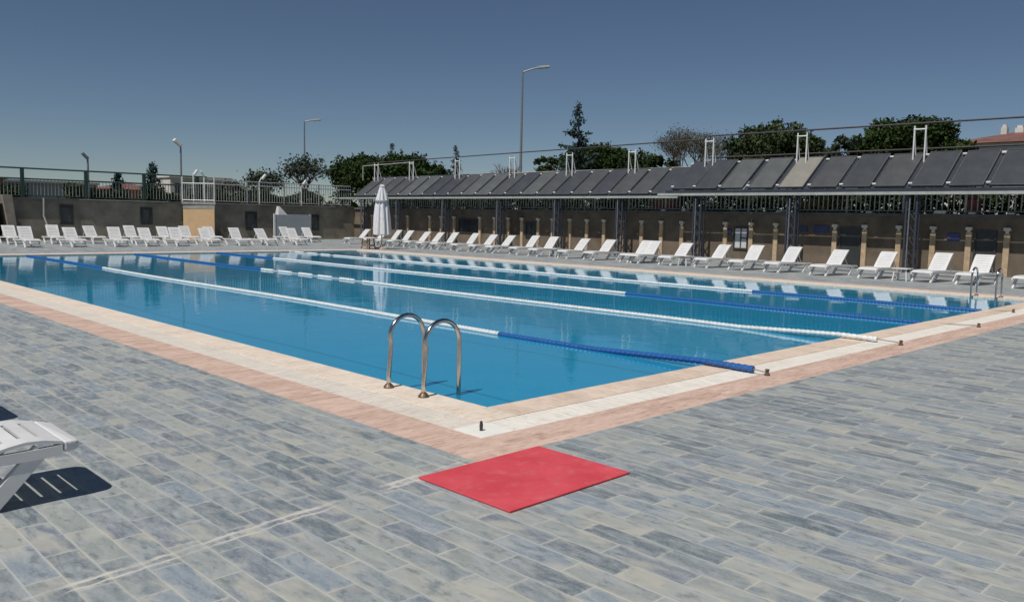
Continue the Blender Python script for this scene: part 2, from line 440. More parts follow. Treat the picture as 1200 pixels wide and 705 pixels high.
# ------------------------------------------------------------------ retaining walls
PIL_Y = [3.11, 4.26, 5.4, 6.55, 7.77, 8.89, 11.29, 12.38, 13.56, 15.71, 16.79, 17.87, 18.99, 20.06, 21.12, 22.21, 23.36, 24.36, 25.53, 26.55, 27.6, 28.77,
         30.94, 32.07, 33.11, 35.23, 36.36, 38.9]
wr = thing('retaining_wall', (WX, 20, 0), 'dark brown retaining wall with ochre pilasters behind the loungers under the solar panels', 'wall')
def rel(o, p): return (o[0] - p[0], o[1] - p[1], o[2] - p[2])
WO = Vector((WX, 20, 0))
def wpart(mb, name, m, parent=wr, off=WO, **kw):
    mb.v = [(x - off.x, y - off.y, z - off.z) for x, y, z in mb.v]; return mb.build(name, m, parent, **kw)
b = MB(); b.box(WX, WX + .3, -40, WY + .3, -.3, 1.93); wpart(b, 'wall_face', 'wall_right')
b = MB(); b.box(WX - .10, WX + .35, -40, WY - .12, 1.93, 2.04); wpart(b, 'wall_coping', 'cap')
for i, y in enumerate(PIL_Y):
    h = 1.42 + .03 * math.sin(i * 2.1)
    b = MB(); b.box(WX - .10, WX + .002, y - .09, y + .09, 0, h)
    p = wpart(b, 'pilaster', 'pilaster', bevel=.01)
    b = MB(); b.box(-.14, -.002, -.10, .10, 1.50, 1.61); b.box(-.10, -.002, -.05, .05, h + .001, 1.499)
    b.v = [(x, yy + y - WO.y, z) for x, yy, z in b.v]
    c = b.build('pilaster_capital', 'capital', p, bevel=.008)  # pale capital on a short neck over the pilaster, no light source
for y in (3.06, 4.22, 5.23, 7.66, 11.19, 15.65, 16.73):
    b = MB(); s = .11 if y != 5.23 else .19
    b.box(WX - .09, WX + .1, y - s, y + s, 2.041, 2.10 + (.06 if y == 5.23 else 0)); wpart(b, 'coping_block', 'capital', bevel=.02)
# windows and doors of the right wall
def opening(y0, y1, z0, z1, name, inner, panes=True):
    b = MB(); t_ = .06
    b.box(WX - .05, WX - .002, y0, y0 + t_, z0, z1); b.box(WX - .05, WX - .002, y1 - t_, y1, z0, z1)
    b.box(WX - .05, WX - .002, y0 + t_, y1 - t_, z1 - t_, z1); b.box(WX - .05, WX - .002, y0 + t_, y1 - t_, z0, z0 + t_)
    f = wpart(b, name, 'frame_dark')
    b = MB(); b.box(WX - .02, WX - .003, y0 + t_ + .001, y1 - t_ - .001, z0 + t_ + .001, z1 - t_ - .001)
    b.v = [(x - WO.x, y - WO.y, z) for x, y, z in b.v]
    b.build('blind' if inner == 'blind' else ('pane' if name == 'window' else 'door_leaf'), inner, f)
    if name == 'window':
        b = MB(); b.box(WX - .045, WX - .021, (y0 + y1) / 2 - .02, (y0 + y1) / 2 + .02, z0 + t_ + .001, z1 - t_ - .001)
        b.box(WX - .044, WX - .0215, y0 + t_ + .001, (y0 + y1) / 2 - .021, (z0 + z1) / 2 - .02, (z0 + z1) / 2 + .02)
        b.v = [(x - WO.x, y - WO.y, z) for x, y, z in b.v]; b.build('mullion', 'frame_dark', f)
opening(12.52, 13.18, .5, 1.42, 'window', 'blind')
opening(7.9, 8.72, 0, 1.5, 'door', 'frame_dark')
opening(3.42, 4.10, 0, 1.5, 'door', 'frame_dark')
opening(28.95, 30.6, .7, 1.5, 'window', 'glass_dark')
opening(24.5, 25.3, .6, 1.4, 'window', 'glass_dark')
for (y0, y1, z0, z1) in ((9.15, 9.75, 1.28, 1.55), (4.55, 4.95, 1.12, 1.38), (13.3, 13.48, 1.1, 1.35), (10.0, 10.35, 1.3, 1.5)):
    b = MB(); b.box(WX - .035, WX - .0025, y0, y1, z0, z1); wpart(b, 'sign_plate', 'bluesign')

# left wall (y = WY)
wl_ = thing('retaining_wall', (10, WY, 0), 'olive grey stone retaining wall behind the far end of the pool with dark windows', 'wall')
WO2 = Vector((10, WY, 0))
def lpart(mb, name, m, parent=wl_, off=WO2, **kw): return wpart(mb, name, m, parent, off, **kw)
b = MB(); b.box(-45, WX - .001, WY, WY + .3, -.3, 2.0); lpart(b, 'wall_face', 'wall_left')
b = MB(); b.box(-45, WX - .101, WY - .10, WY + .35, 2.0, 2.10); lpart(b, 'wall_coping', 'cap')
b = MB(); b.box(9.4, 13.9, WY - .14, WY - .101, 2.04, 2.09); b.box(16.1, 24.5, WY - .14, WY - .101, 2.03, 2.07); lpart(b, 'coping_edge', 'capline')
for (x0, x1, z0, z1) in ((8.48, 9.10, .78, 1.77), (12.43, 13.05, .82, 1.74), (18.43, 19.15, .55, 1.63), (22.68, 23.35, .55, 1.52), (-2.2, -1.5, .75, 1.8)):
    t_ = .13
    b = MB(); b.box(x0, x0 + t_, WY - .06, WY - .002, z0, z1); b.box(x1 - t_, x1, WY - .06, WY - .002, z0, z1)
    b.box(x0 + t_, x1 - t_, WY - .06, WY - .002, z1 - t_, z1); b.box(x0 + t_, x1 - t_, WY - .06, WY - .002, z0, z0 + t_)
    f = lpart(b, 'window', 'frame_dark')
    b = MB(); b.box(x0 + t_ + .001, x1 - t_ - .001, WY - .02, WY - .003, z0 + t_ + .001, z1 - t_ - .001)
    b.v = [(x - WO2.x, y - WO2.y, z) for x, y, z in b.v]; b.build('pane', 'glass_grey', f)
# the part of the wall that stands forward at the far left, with its raked pale buttress
b = MB(); b.box(-45, 5.35, 39.2, WY - .001, -.3, 2.12); lpart(b, 'projecting_bay', 'wall_left')
b = MB(); b.hexa([(5.80, 39.0, 0), (6.12, 39.0, 0), (6.12, WY - .002, 0), (5.80, WY - .002, 0), (5.50, 39.0, 2.18), (5.90, 39.0, 2.18), (5.90, WY - .002, 2.18), (5.50, WY - .002, 2.18)])
lpart(b, 'buttress', 'buttress')
b = MB(); b.tube([(7.72, WY - .16, 2.09), (7.70, WY - .16, 1.2), (7.95, WY - .5, .1)], .045, 6); lpart(b, 'drain_pipe', 'light_rail')

# sand coloured pillar with a balcony
pb = thing('balcony_pillar', (15, 39.9, 0), 'bright sand orange pillar carrying a small balcony with white railing', 'pillar')
o_ = Vector((15, 39.9, 0))
b = MB(); b.hexa([(14.69, 40.86, 0), (15.86, 39.5, 0), (15.87, WY - .12, 0), (14.71, WY - .12, 0), (14.69, 40.86, 1.74), (15.86, 39.5, 1.74), (15.87, WY - .12, 1.74), (14.71, WY - .12, 1.74)]); wpart(b, 'pillar_body', 'pillar', pb, o_)
def slab_poly(g_, z0, z1):
    a, c = (14.69 - g_, 40.86), (15.86 + g_ * .4, 39.5 - g_)
    return [(a[0], a[1], z0), (c[0], c[1], z0), (c[0] + .01, WY - .145, z0), (a[0], WY - .146, z0), (a[0], a[1] - .0, z1), (c[0], c[1], z1), (c[0] + .01, WY - .145, z1), (a[0], WY - .146, z1)]
b = MB(); b.hexa(slab_poly(.02, 1.741, 1.98)); b.hexa(slab_poly(.08, 1.981, 2.11)); wpart(b, 'balcony_slab', 'capline', pb, o_)
b = MB()
P0, P1 = Vector((14.66, 40.85, 0)), Vector((15.88, 39.52, 0))
for q in (P0, P1):
    b.tube([(q.x, q.y, 2.11), (q.x, q.y, 3.5)], .03, 6)
for z in (2.2, 3.12):
    b.tube([(P0.x, P0.y, z), (P1.x, P1.y, z)], .028, 6); b.tube([(P1.x, P1.y, z), (P1.x, 40.8, z)], .025, 6)
for k in range(1, 14):
    q = P0.lerp(P1, k / 14); b.tube([(q.x, q.y, 2.2), (q.x, q.y, 3.12)], .008, 5)
wpart(b, 'balcony_railing', 'white_paint', pb, o_)

# ------------------------------------------------------------------ fences
def railing(name, a, bb, z0, z1, label, cat, mrail, mbal, step, post_every, bal_z, posts=None, mid=None, rb=.012, group=None, rr_t=.03, pr=.035):
    a = Vector((a[0], a[1], z0)); bb = Vector((bb[0], bb[1], z0)); L = (bb - a).length; d = (bb - a) / L
    root = thing(name, a, label, cat, group)
    ang = math.atan2(d.y, d.x); root.rotation_euler.z = ang
    H = z1 - z0
    m = MB(); m.tube([(0, 0, H), (L, 0, H)], rr_t, 6); m.build('top_rail', mrail, root)
    if mid: m = MB(); m.tube([(0, 0, mid), (L, 0, mid)], rr_t, 6); m.build('middle_rail', mrail, root)
    m = MB(); m.tube([(0, 0, .09), (L, 0, .09)], .022, 6); m.build('bottom_rail', mrail, root)
    ps = posts if posts is not None else [k * post_every for k in range(int(L / post_every) + 1)]
    for q in ps:
        m = MB(); m.box(q - pr, q + pr, -pr, pr, 0, H + .03); m.build('post', mrail, root)
    for k in range(len(ps)):
        x0 = ps[k]; x1 = ps[k + 1] if k + 1 < len(ps) else L
        if x1 - x0 < step * 2: continue
        m = MB(); n = int((x1 - x0) / step)
        for j in range(1, n + (0 if k + 1 < len(ps) else 1)):
            x = x0 + j * (x1 - x0) / n
            m.box(x - rb, x + rb, -rb, rb, .112, bal_z)
        m.build('baluster_panel', mbal, root)
    return root
railing('railing', (WX + .12, -20), (WX + .12, 40.7), 2.04, 2.74, 'pale baluster railing on the brown wall under the solar panels', 'railing', 'light_rail', 'light_rail', .17, 2.04, .68, rb=.017)
railing('fence', (-20, WY + .15), (16.2, WY + .15), 2.10, 3.52, 'dark green metal fence with pale bars on top of the olive wall at left', 'fence', 'green_paint', 'light_rail', .16, 2.92, .90,
        posts=[.6 + 2.92 * k for k in range(0, 13)], mid=.91, rb=.011, pr=.075, rr_t=.045)
railing('fence', (16.25, WY + .15), (WX - .2, WY + .15), 2.10, 3.38, 'pale grey metal fence of close upright bars right of the balcony pillar', 'fence', 'grey_paint', 'light_rail', .16, 2.4, 1.26, mid=1.05, rb=.012)

# ------------------------------------------------------------------ solar rack and its collectors
rk = thing('solar_rack', (25, 20, 0), 'long steel rack with pale front rail that carries the solar panels', 'rack')
RO = Vector((25, 20, 0))
def rpart(mb, name, m, parent=rk, **kw): return wpart(mb, name, m, parent, RO, **kw)
b = MB(); b.box(24.9, 25.0, 15.3, 41.6, 2.57, 2.66); rpart(b, 'front_rail', 'light_rail')
b = MB(); b.box(24.88, 24.99, -8, 16.3, 2.665, 2.765); rpart(b, 'front_rail', 'light_rail')
b = MB(); b.box(24.90, 24.96, -8, 15.9, 2.766, 2.89); rpart(b, 'fascia', 'dark_steel')
b = MB(); b.box(24.92, 24.97, 15.3, 41.4, 2.661, 2.70); rpart(b, 'fascia', 'dark_steel')
b = MB(); b.tube([(26.86, 15.8, 3.98), (26.86, 40.2, 3.98)], .035, 6); rpart(b, 'return_pipe', 'light_rail')
b = MB(); b.tube([(26.92, -8, 4.36), (26.92, 15.3, 4.36)], .035, 6); rpart(b, 'return_pipe', 'pipe')
HY = [-2.1, 2.0, 6.19, 10.57, 14.73, 18.82, 22.67, 26.71, 31.14, 35.39, 39.0]
for i, y in enumerate(HY):
    yy = y - .35
    hi = yy < 15
    zt = 2.66 if hi else 2.565
    # lattice column: four angles and diagonals
    b = MB()
    for dx, dy in ((0, -.17), (0, .17), (.26, -.17), (.26, .17)):
        b.box(24.98 + dx + .03, 25.04 + dx + .03, yy + dy - .03, yy + dy + .03, 0, zt)
    z = .1
    while z < zt - .5:
        b.beam((25.04, yy - .14, z), (25.04, yy + .14, z + .42), .03, .03)
        b.beam((25.3, yy + .14, z), (25.3, yy - .14, z + .42), .03, .03)
        z += .42
    c = rpart(b, 'column', 'dark_steel')
    b = MB(); b.tube([(24.97, yy + .05, .03), (24.97, yy + .05, 2.55)], .022, 6)
    b.v = [(x - RO.x, q - RO.y, z) for x, q, z in b.v]; b.build('downpipe', 'steel_grey', c)
    # rafter
    z0 = 2.80 if hi else 2.62
    b = MB(); b.beam((25.0, yy, z0), (26.9, yy, z0 + 1.33), .06, .07); b.beam((26.9, yy, 2.0), (26.9, yy, z0 + 1.25), .06, .06); rpart(b, 'rafter', 'dark_steel')
    # white goal-shaped frame above the panels
    zt2 = 5.12 if hi else 4.84
    b = MB()
    for q in (-.19, .19):
        b.tube([(26.3, y + q, 3.3), (26.3, y + q, zt2)], .03, 6); b.tube([(26.75, y + q, 3.3), (26.3, y + q, zt2 - .15)], .022, 6)
    b.tube([(26.3, y - .22, zt2 - .13), (26.3, y + .22, zt2 - .13)], .032, 6)
    rpart(b, 'white_frame', 'white_paint')
b = MB(); b.tube([(26.3, -8, 5.17), (26.3, 15, 5.22)], .035, 6); b.tube([(26.3, 15, 5.1), (26.3, 40, 4.86)], .03, 6); rpart(b, 'overhead_pipe', 'pipe')
b = MB(); b.tube([(26.3, 18, 4.86), (26.3, 19.5, 4.86)], .026, 6)
b = MB(); b.tube([(26.45, 35.4, 4.80), (26.45, 40.7, 4.72)], .03, 6); b.tube([(26.45, 40.7, 4.72), (26.45, 40.7, 3.8)], .03, 6); rpart(b, 'pipe_end', 'light_rail')

ORD = ['first', 'second', 'third', 'fourth', 'fifth', 'sixth', 'seventh', 'eighth', 'ninth', 'tenth', 'eleventh', 'twelfth', 'thirteenth', 'fourteenth', 'fifteenth', 'sixteenth',
       'seventeenth', 'eighteenth', 'nineteenth', 'twentieth', 'twenty first', 'twenty second', 'twenty third', 'twenty fourth', 'twenty fifth', 'twenty sixth', 'twenty seventh',
       'twenty eighth', 'twenty ninth', 'thirtieth', 'thirty first', 'thirty second', 'thirty third', 'thirty fourth', 'thirty fifth']
def make_panel():
    r = thing('solar_collector', (0, 0, 0), '', 'solar collector', 'solar collectors in a row above the wall')
    L, W_ = 2.08, 1.02
    m = MB(); m.box(.03, L - .03, -W_ / 2 + .03, W_ / 2 - .03, .02, .075); g_ = m.build('collector_glass', 'panel', r)
    m = MB(); m.box(0, L, -W_ / 2, -W_ / 2 + .03, 0, .09); m.box(0, L, W_ / 2 - .03, W_ / 2, 0, .09)
    m.box(0, .03, -W_ / 2 + .03, W_ / 2 - .03, 0, .09); m.box(L - .03, L, -W_ / 2 + .03, W_ / 2 - .03, 0, .09)
    m.box(.03, L - .03, -W_ / 2 + .03, W_ / 2 - .03, 0, .018)
    m.build('panel_frame', 'frame_grey', r)
    for x in (.16, L - .16):
        m = MB(); m.tube([(x, W_ / 2, .07), (x, W_ / 2 + .13, .07)], .034, 6); m.build('pipe_connector', 'white_paint', r)
    return r
pan0 = make_panel()
bx = [415, 427.7, 440, 454, 467, 482, 495.7, 510.6, 526.6, 540.4, 557.4, 575, 592.7, 612, 630, 649, 671.6, 691, 713.5, 739, 763, 787]
ys_hi = [15.62, 14.55, 13.46, 12.15, 10.91, 9.64, 8.36, 7.21, 6.0, 4.75, 3.57, 2.35, 1.1, -.1, -1.3]
ys_lo = [39.54 - k * 1.137 for k in range(22)]
centres = []
for k in range(len(ys_hi) - 1): centres.append(((ys_hi[k] + ys_hi[k + 1]) / 2, True))
for k in range(len(ys_lo) - 1): centres.append(((ys_lo[k] + ys_lo[k + 1]) / 2, False))
centres.sort()
for k, y in enumerate(ys_hi + ys_lo):
    hi = k < len(ys_hi); z0 = 2.86 if hi else 2.66; tl = R(36.5) if hi else R(35.5)
    b = MB(); b.beam((25.02, y, z0), (25.0 + 2.1 * math.cos(tl), y, z0 + 2.1 * math.sin(tl)), .26 if hi else .15, .07); rpart(b, 'gap_shade_strip', 'dark_steel')  # added dark strip at each gap: darkens it and blocks sun on the wall
tilt = {True: R(36.5), False: R(35.5)}
kinds = {}
first_visible = 2
for i, (y, hi) in enumerate(centres):
    o = pan0 if i == 0 else copy_tree(pan0)
    k = random.random()
    mm = 'panel_b' if k < .35 else ('panel' if k < .72 else 'panel_c')
    if abs(y - 10.27) < .5 and hi: mm = 'panel_pale'
    o.location = (24.98, y, 2.90 if hi else 2.70)
    o.rotation_euler = (0, -tilt[hi] + R(random.uniform(-.7, .7)), 0)
    kinds[i] = mm
    o['label'] = f'dark solar collector, {ORD[i - 3]} from the right border of the photo' if i >= 3 else f'dark solar collector beyond the right border of the photo, {ORD[2 - i]} one outside'
    if mm == 'panel_pale': o['label'] = 'pale beige faded solar collector among dark ones above the wall'
    for ch in o.children:
        if ch.name.startswith('collector_glass'):
            if i: ch.data = ch.data.copy()
            ch.data.materials[0] = MAT[mm]

# ------------------------------------------------------------------ lane ropes
def rope(x, segs, z_end, label, anchor_y, wire_y=None):
    root = thing('lane_rope', (x, anchor_y, 0), label, 'lane rope', 'lane ropes across the pool')
    ys0 = min(q_[0] for q_ in segs)
    for (y0, y1, kind) in segs:
        m = MB(); pts = []; rs = []
        y = y0
        while y < y1 - 1e-6:
            z = -.022 if y > 1.6 or ys0 > 0 else (-.022 + (1.6 - y) / 1.6 * .066 if y > 0 else .044)
            wob = .05 * math.sin(y * .5 + x) * max(0., min(1, y / 3)) * max(0., min(1, (PY - y) / 3))
            if kind == 'gaps':
                if (int(y / .34) % 3) == 2: rr_ = (.012, .012, .012)
                else: rr_ = (.040, .044, .03)
            else: rr_ = (.036, .039, .031)
            for q, r_ in zip((0, .035, .06), rr_):
                pts.append((wob, y + q - anchor_y, z)); rs.append(r_)
            y += .075
        pts.append((wob, y1 - anchor_y, z)); rs.append(.03)
        m.tube(pts, rs, 8)
        m.build('float_section', 'float_blue' if kind == 'blue' else 'float_white', root)
    ys = min(s[0] for s in segs)
    m = MB(); m.tube([(0, 0, .03), (0, ys - anchor_y + .02, .045 if ys < 0 else -.02)], .008, 5); m.build('wire', 'wire', root)
    m = MB(); m.lathe([(.030, -.005), (.030, .016), (.019, .024), (.019, .052), (.026, .056), (.024, .066)], 0, 0, 10); m.build('anchor', 'anchor', root)
    return root
rope(3.3, [(-.62, 3.27, 'blue'), (3.28, 19.3, 'white'), (19.31, PY - .1, 'blue')], .05, 'nearest lane rope, white with long blue ends, its near blue end lying on the coping', -.78)
rope(6.83, [(-.5, 11.6, 'white'), (11.61, 17.0, 'gaps'), (17.01, PY - .1, 'blue')], .05, 'second nearest lane rope, white right up to the near coping', -.82)
rope(10.0, [(.06, 6.3, 'blue'), (6.31, 22.2, 'white'), (22.21, PY - .1, 'blue')], .05, 'third lane rope, its near quarter blue and the rest white', -.84)
rope(13.2, [(.06, 5.0, 'blue'), (5.01, 23.2, 'white'), (23.21, PY - .1, 'gaps')], .05, 'farthest lane rope from the camera, nearest the solar panel side', -.5)

# ------------------------------------------------------------------ pool ladders
def ladder(x, y, side, label):
    root = thing('pool_ladder', (x, y, 0), label, 'pool ladder', 'pool ladders', 0 if side > 0 else math.pi)
    for s in (-.26, .26):
        pts = [(-.17, s, 0)]
        for k in range(0, 4): pts.append((-.17 + .008 * k, s, .11 * (k + 1)))
        cx, rad, cz = .04, .2, .47
        for k in range(0, 13):
            t = math.pi - k * math.pi / 12
            pts.append((cx + rad * math.cos(t) * 1.0, s, cz + rad * math.sin(t)))
        for z in (.3, .05, -.3, -.7, -1.02): pts.append((cx + rad, s, z))
        m = MB(); m.tube(pts, .021, 12); rl = m.build('rail', 'chrome', root, smooth=True)
        m = MB(); m.lathe([(.05, .003), (.05, .012), (.036, .03), (.028, .04)], -.17, s, 16); m.build('base_flange', 'anchor', rl)
    for z in (-.3, -.58, -.86):
        m = MB(); m.box(.2, .28, -.235, .235, z - .015, z + .015); m.build('tread', 'chrome', root)
    return root
ladder(0, .91, 1, 'chrome pool ladder at the near left edge of the pool')
ladder(PX, .95, -1, 'chrome pool ladder at the far right corner, before the loungers')

# corner plug and red mat
m = MB(); m.lathe([(.012, 0), (.014, .04), (.010, .07), (.004, .075)], 0, 0, 10)
tag(m.build('drain_plug', 'frame_dark', loc=(-.56, -.54, .001)), 'small dark peg standing on the white corner tile', 'peg')
m = MB(); m.box(-.535, .535, -.40, .40, 0, .013)
mt = m.build('floor_mat', 'mat', loc=(-1.095, -1.545, .001), bevel=.004); mt.rotation_euler.z = R(.4)
tag(mt, 'red rectangular rubber mat lying on the grey tiles near the pool corner', 'mat')

# ------------------------------------------------------------------ sun loungers
W2 = .30
def make_lounger(back_deg):
    """foot at x=0, head at x=1.88, facing -x"""
    r = thing('sun_lounger', (0, 0, 0), '', 'sun lounger')
    S = .33
    def zs(x): return S + (.012 * math.sin(x * 3.3)) - (.05 * max(0, (.14 - x) / .14) ** 2) - (.03 * max(0, (x - 1.80) / .10) ** 2)
    for s in (-1, 1):
        m = MB(); n = 16; X1 = 1.86
        for k in range(n):
            a, c = .0 + (X1 if back_deg > 15 else 1.80) * k / n, (X1 if back_deg > 15 else 1.80) * (k + 1) / n
            y0, y1 = sorted((s * (W2 - .001), s * (W2 - .036)))
            za, zc = zs(a) - .012, zs(c) - .012
            m.hexa([(a, y0, za - .055), (c, y0, zc - .055), (c, y1, zc - .055), (a, y1, za - .055), (a, y0, za), (c, y0, zc), (c, y1, zc), (a, y1, za)])
        m.build('side_rail', 'white_plastic', r)
    # slotted seat shell
    def shell(x0, x1, n, f, name, hw):
        m = MB(); t_ = .016; dx = (x1 - x0) / n
        for k in range(n):
            a = x0 + k * dx; sl_ = .02
            def seg(p, q, y0, y1):
                (px, pz), (qx, qz) = f(p), f(q)
                m.hexa([(px, y0, pz - t_), (qx, y0, qz - t_), (qx, y1, qz - t_), (px, y1, pz - t_), (px, y0, pz), (qx, y0, qz), (qx, y1, qz), (px, y1, pz)])
            seg(a, a + dx - sl_, -hw, hw)
            if k < n - 1:
                seg(a + dx - sl_, a + dx, -hw, -.185); seg(a + dx - sl_, a + dx, .185, hw)
            else: seg(a + dx - sl_, a + dx, -hw, hw)
        return m.build(name, 'white_plastic', r)
    HX = .92; BW = W2 - .004 if back_deg < 15 else .255
    shell(.0, HX, 10, lambda x: (x, zs(x) + .006), 'seat', BW + .01)
    ang = R(back_deg); ca, sa = math.cos(ang), math.sin(ang); BL = .88 if back_deg < 15 else .66
    def fb(u):
        zz = .010 + .018 * math.sin(min(1, u / BL) * math.pi * .5 * 1.0)
        if u > BL - .12: zz -= .55 * ((u - (BL - .12))) ** 1.0 * ((u - (BL - .12)) / .12) * .5
        x = HX + .012 + u * ca - zz * sa; z = S + .0 + u * sa + zz * ca
        return (x, z)
    if back_deg < 15:
        def fb(u):
            x = HX + .004 + u; k = max(0, (u - BL + .34) / .34)
            return (x, zs(min(x, 1.8)) + .007 + .030 * math.sin(min(1, k * 1.0) * math.pi))
    shell(0, BL, 8 if back_deg > 15 else 10, fb, 'backrest', BW)
    if back_deg < 15:
        m = MB(); out = []; rc_ = .085; xe = 1.905     # rounded end piece that closes the head end
        for sgn in (-1, 1):
            q = [(xe - rc_ + rc_ * math.sin(R(a)), sgn * (BW - rc_ + rc_ * math.cos(R(a)))) for a in (0, 18, 36, 54, 72, 90)]
            out += (q if sgn < 0 else q[::-1])
        out = [(1.806, -BW)] + out + [(1.806, BW)]
        zt, n_ = fb(BL)[1] - .001, len(out)
        m.v = [(x, y, S - .062) for x, y in out] + [(x, y, zt - .018 * max(0, (x - 1.82) / .08)) for x, y in out]
        m.f = [tuple(reversed(range(n_))), tuple(range(n_, 2 * n_))] + [(k, (k + 1) % n_, n_ + (k + 1) % n_, n_ + k) for k in range(n_)]
        m.build('head_lip', 'white_plastic', r, bevel=.012)
    m = MB()
    for s in (-1, 1):
        if back_deg < 15: continue
        (ax, az), (bx_, bz) = fb(.0), fb(BL - .06)
        y0, y1 = sorted((s * (BW - .002), s * (BW - .026)))
        m.beam((ax, (y0 + y1) / 2, az - .03), (bx_, (y0 + y1) / 2, bz - .035), .024, .028)
    if back_deg > 15: m.beam((bx_, -BW + .005, bz - .036), (bx_, BW - .005, bz - .036), .022, .026)
    if back_deg > 15: m.build('backrest_frame', 'white_plastic', r)
    if back_deg > 15:
        m = MB(); (px, pz) = fb(.42)
        for s in (-1, 1): m.beam((px, s * .2, pz - .03), (px + .22, s * .2, S - .04), .02, .025)
        m.beam((px + .22, -.27, S - .045), (px + .22, .27, S - .045), .03, .03)
        m.build('backrest_prop', 'white_plastic', r)
    for xb in (.06, 1.40):
        for s in (-1, 1):
            m = MB(); y = s * (W2 - .03)
            if back_deg < 15: m.beam((xb + .02, y, 0), (xb + .30, y, S - .03), .045, .085)
            else: m.beam((xb, y, 0), (xb + .25, y, S - .05), .05, .075)
            m.box(xb - .035, xb + .045, y - .028, y + .028, 0, .022)
            m.build('leg', 'white_plastic', r, bevel=.004)
    for xc in (.18, 1.52):
        m = MB(); m.beam((xc, -W2 + .05, .13), (xc, W2 - .05, .13), .03, .03); m.build('cross_bar', 'white_plastic', r)
    if back_deg > 15: m = MB(); m.box(1.845, 1.878, -W2 + .001, W2 - .001, S - .075, S - .035); m.build('end_bar', 'white_plastic', r)
    return r
protos = {}
def place_lounger(x, y, rz, back, label, group, z=0.0):
    if back not in protos: o = protos[back] = make_lounger(back)
    else: o = copy_tree(protos[back])
    o.location = (x, y, z); o.rotation_euler = (0, 0, rz); o['label'] = label
    if group: o['group'] = group
    return o
# right row (face -x)
GR = 'white loungers lined up before the solar panel wall'
RB = [34.96, 33.2, 31.93, 30.79, 29.47, 28.27, 27.04, 25.64, 24.28, 23.07, 21.61, 20.08, 18.34, 16.96, 15.04, 14.62, 13.16, 11.57, 10.14, 8.80, 7.14, 5.57, 3.99, 2.74, .85]
RY = sorted([(v + 5.07) * .967 - 5.07 for v in RB])
RY[0] = 1.05
for i, y in enumerate(RY):
    back = [46, 50][(i * 7 // 2) % 2]
    x0 = 20.35 + random.uniform(-.08, .08) + (.0 if y < 20 else .2)
    lab = f'white lounger, {ORD[i]} from the right end of the row before the solar panel wall'
    if i == 8: continue_pair = True
    place_lounger(x0, y + .08, R(-6 + random.uniform(-3, 3)), back, lab, GR)
# left rows (face -y)
GF = 'white loungers in the front row beyond the far end of the pool'
LF = [(v + 4.71) * 1.032 - 4.71 for v in (2.9, 4.66, 6.33, 7.97, 9.26, 10.57, 11.95, 13.44, 14.83, 16.45)]
for i, x in enumerate(LF[1:]):
    place_lounger(x, 32.3 + random.uniform(-.1, .1), R(90 + random.uniform(-4, 4)), [50, 46][i % 2],
                  f'white lounger, {ORD[i]} from the left in the front row at the far pool end', GF)
GB = 'white loungers in the back row beyond the far end of the pool'
LB = [(v + 4.71) * 1.06 - 4.71 for v in (4.65, 6.28, 7.95, 9.57, 10.98, 12.08, 13.3, 15.7, 17.45, 18.72)]
LB.pop(7)
for i, x in enumerate(LB):
    place_lounger(x, 35.9 + random.uniform(-.1, .1), R(90 + random.uniform(-4, 4)), [46, 50][i % 2],
                  f'white lounger, {ORD[i]} from the left in the back row along the olive wall', GB)
# two in the left foreground, seen from their flat head ends
place_lounger(-5.14, .11, 0, 3, 'white lounger in the left foreground with its flat slotted head end in view', None)
place_lounger(-5.10, 2.23, R(1), 3, 'white lounger at the left border, only its corner and shadow in view', None)

# side tables
def side_table(x, y, s, label):
    r = thing('side_table', (x, y, 0), label, 'side table', 'white plastic side tables')
    m = MB(); m.box(-s, s, -s, s, .34, .365); m.build('table_top', 'white_plastic', r, bevel=.008)
    for a in (-1, 1):
        for c in (-1, 1):
            m = MB(); m.beam((a * (s - .03), c * (s - .03), 0), (a * (s - .07), c * (s - .07), .34), .035, .035); m.build('leg', 'white_plastic', r)
side_table(20.6, 4.35, .23, 'low white side table between the third and fourth loungers from the right end')
side_table(21.0, 18.6, .2, 'low white side table between two loungers right of the parasol')
side_table(15.9, 34.2, .2, 'low white side table in front of the grey board')
side_table(20.9, 12.1, .2, 'low white side table in the middle of the solar panel side lounger row')

# ------------------------------------------------------------------ closed parasol and its round table
ur = thing('closed_parasol', (18.5, 27.45, 0), 'closed white parasol standing at the far corner of the pool', 'parasol')
def fold(j, z): return .90 + .16 * (1 if j % 4 < 2 else -1) * (.5 + .5 * math.sin(j * 2.3 + z * 1.2))
m = MB(); m.lathe([(.34, .66), (.43, .70), (.42, 1.0), (.39, 1.5), (.33, 2.0), (.27, 2.25), (.29, 2.3), (.24, 2.5), (.16, 2.75), (.11, 2.9), (.13, 2.95), (.05, 3.02)], 0, 0, 36, fold)
m.build('canopy', 'white_fabric', ur, smooth=False)
m = MB(); m.lathe([(.315, 2.20), (.33, 2.22), (.325, 2.28), (.30, 2.30)], 0, 0, 24); m.build('tie_strap', 'grey_paint', ur)
m = MB(); m.tube([(0, 0, .06), (0, 0, 3.0)], .028, 8); m.build('pole', 'grey_paint', ur)
m = MB(); m.lathe([(.34, 0), (.34, .07), (.1, .10), (.06, .22)], 0, 0, 20); m.build('base', 'beige', ur)
tr_ = thing('round_table', (17.85, 27.62, 0), 'round white table on brown legs at the foot of the parasol', 'table')
m = MB(); m.lathe([(.42, .50), (.44, .51), (.44, .535), (.42, .545)], 0, 0, 24); m.build('table_top', 'white_plastic', tr_)
for k in range(4):
    t = R(45 + 90 * k); m = MB(); m.beam((.33 * math.cos(t), .33 * math.sin(t), 0), (.25 * math.cos(t), .25 * math.sin(t), .50), .05, .05); m.build('leg', 'wood', tr_)
m = MB()
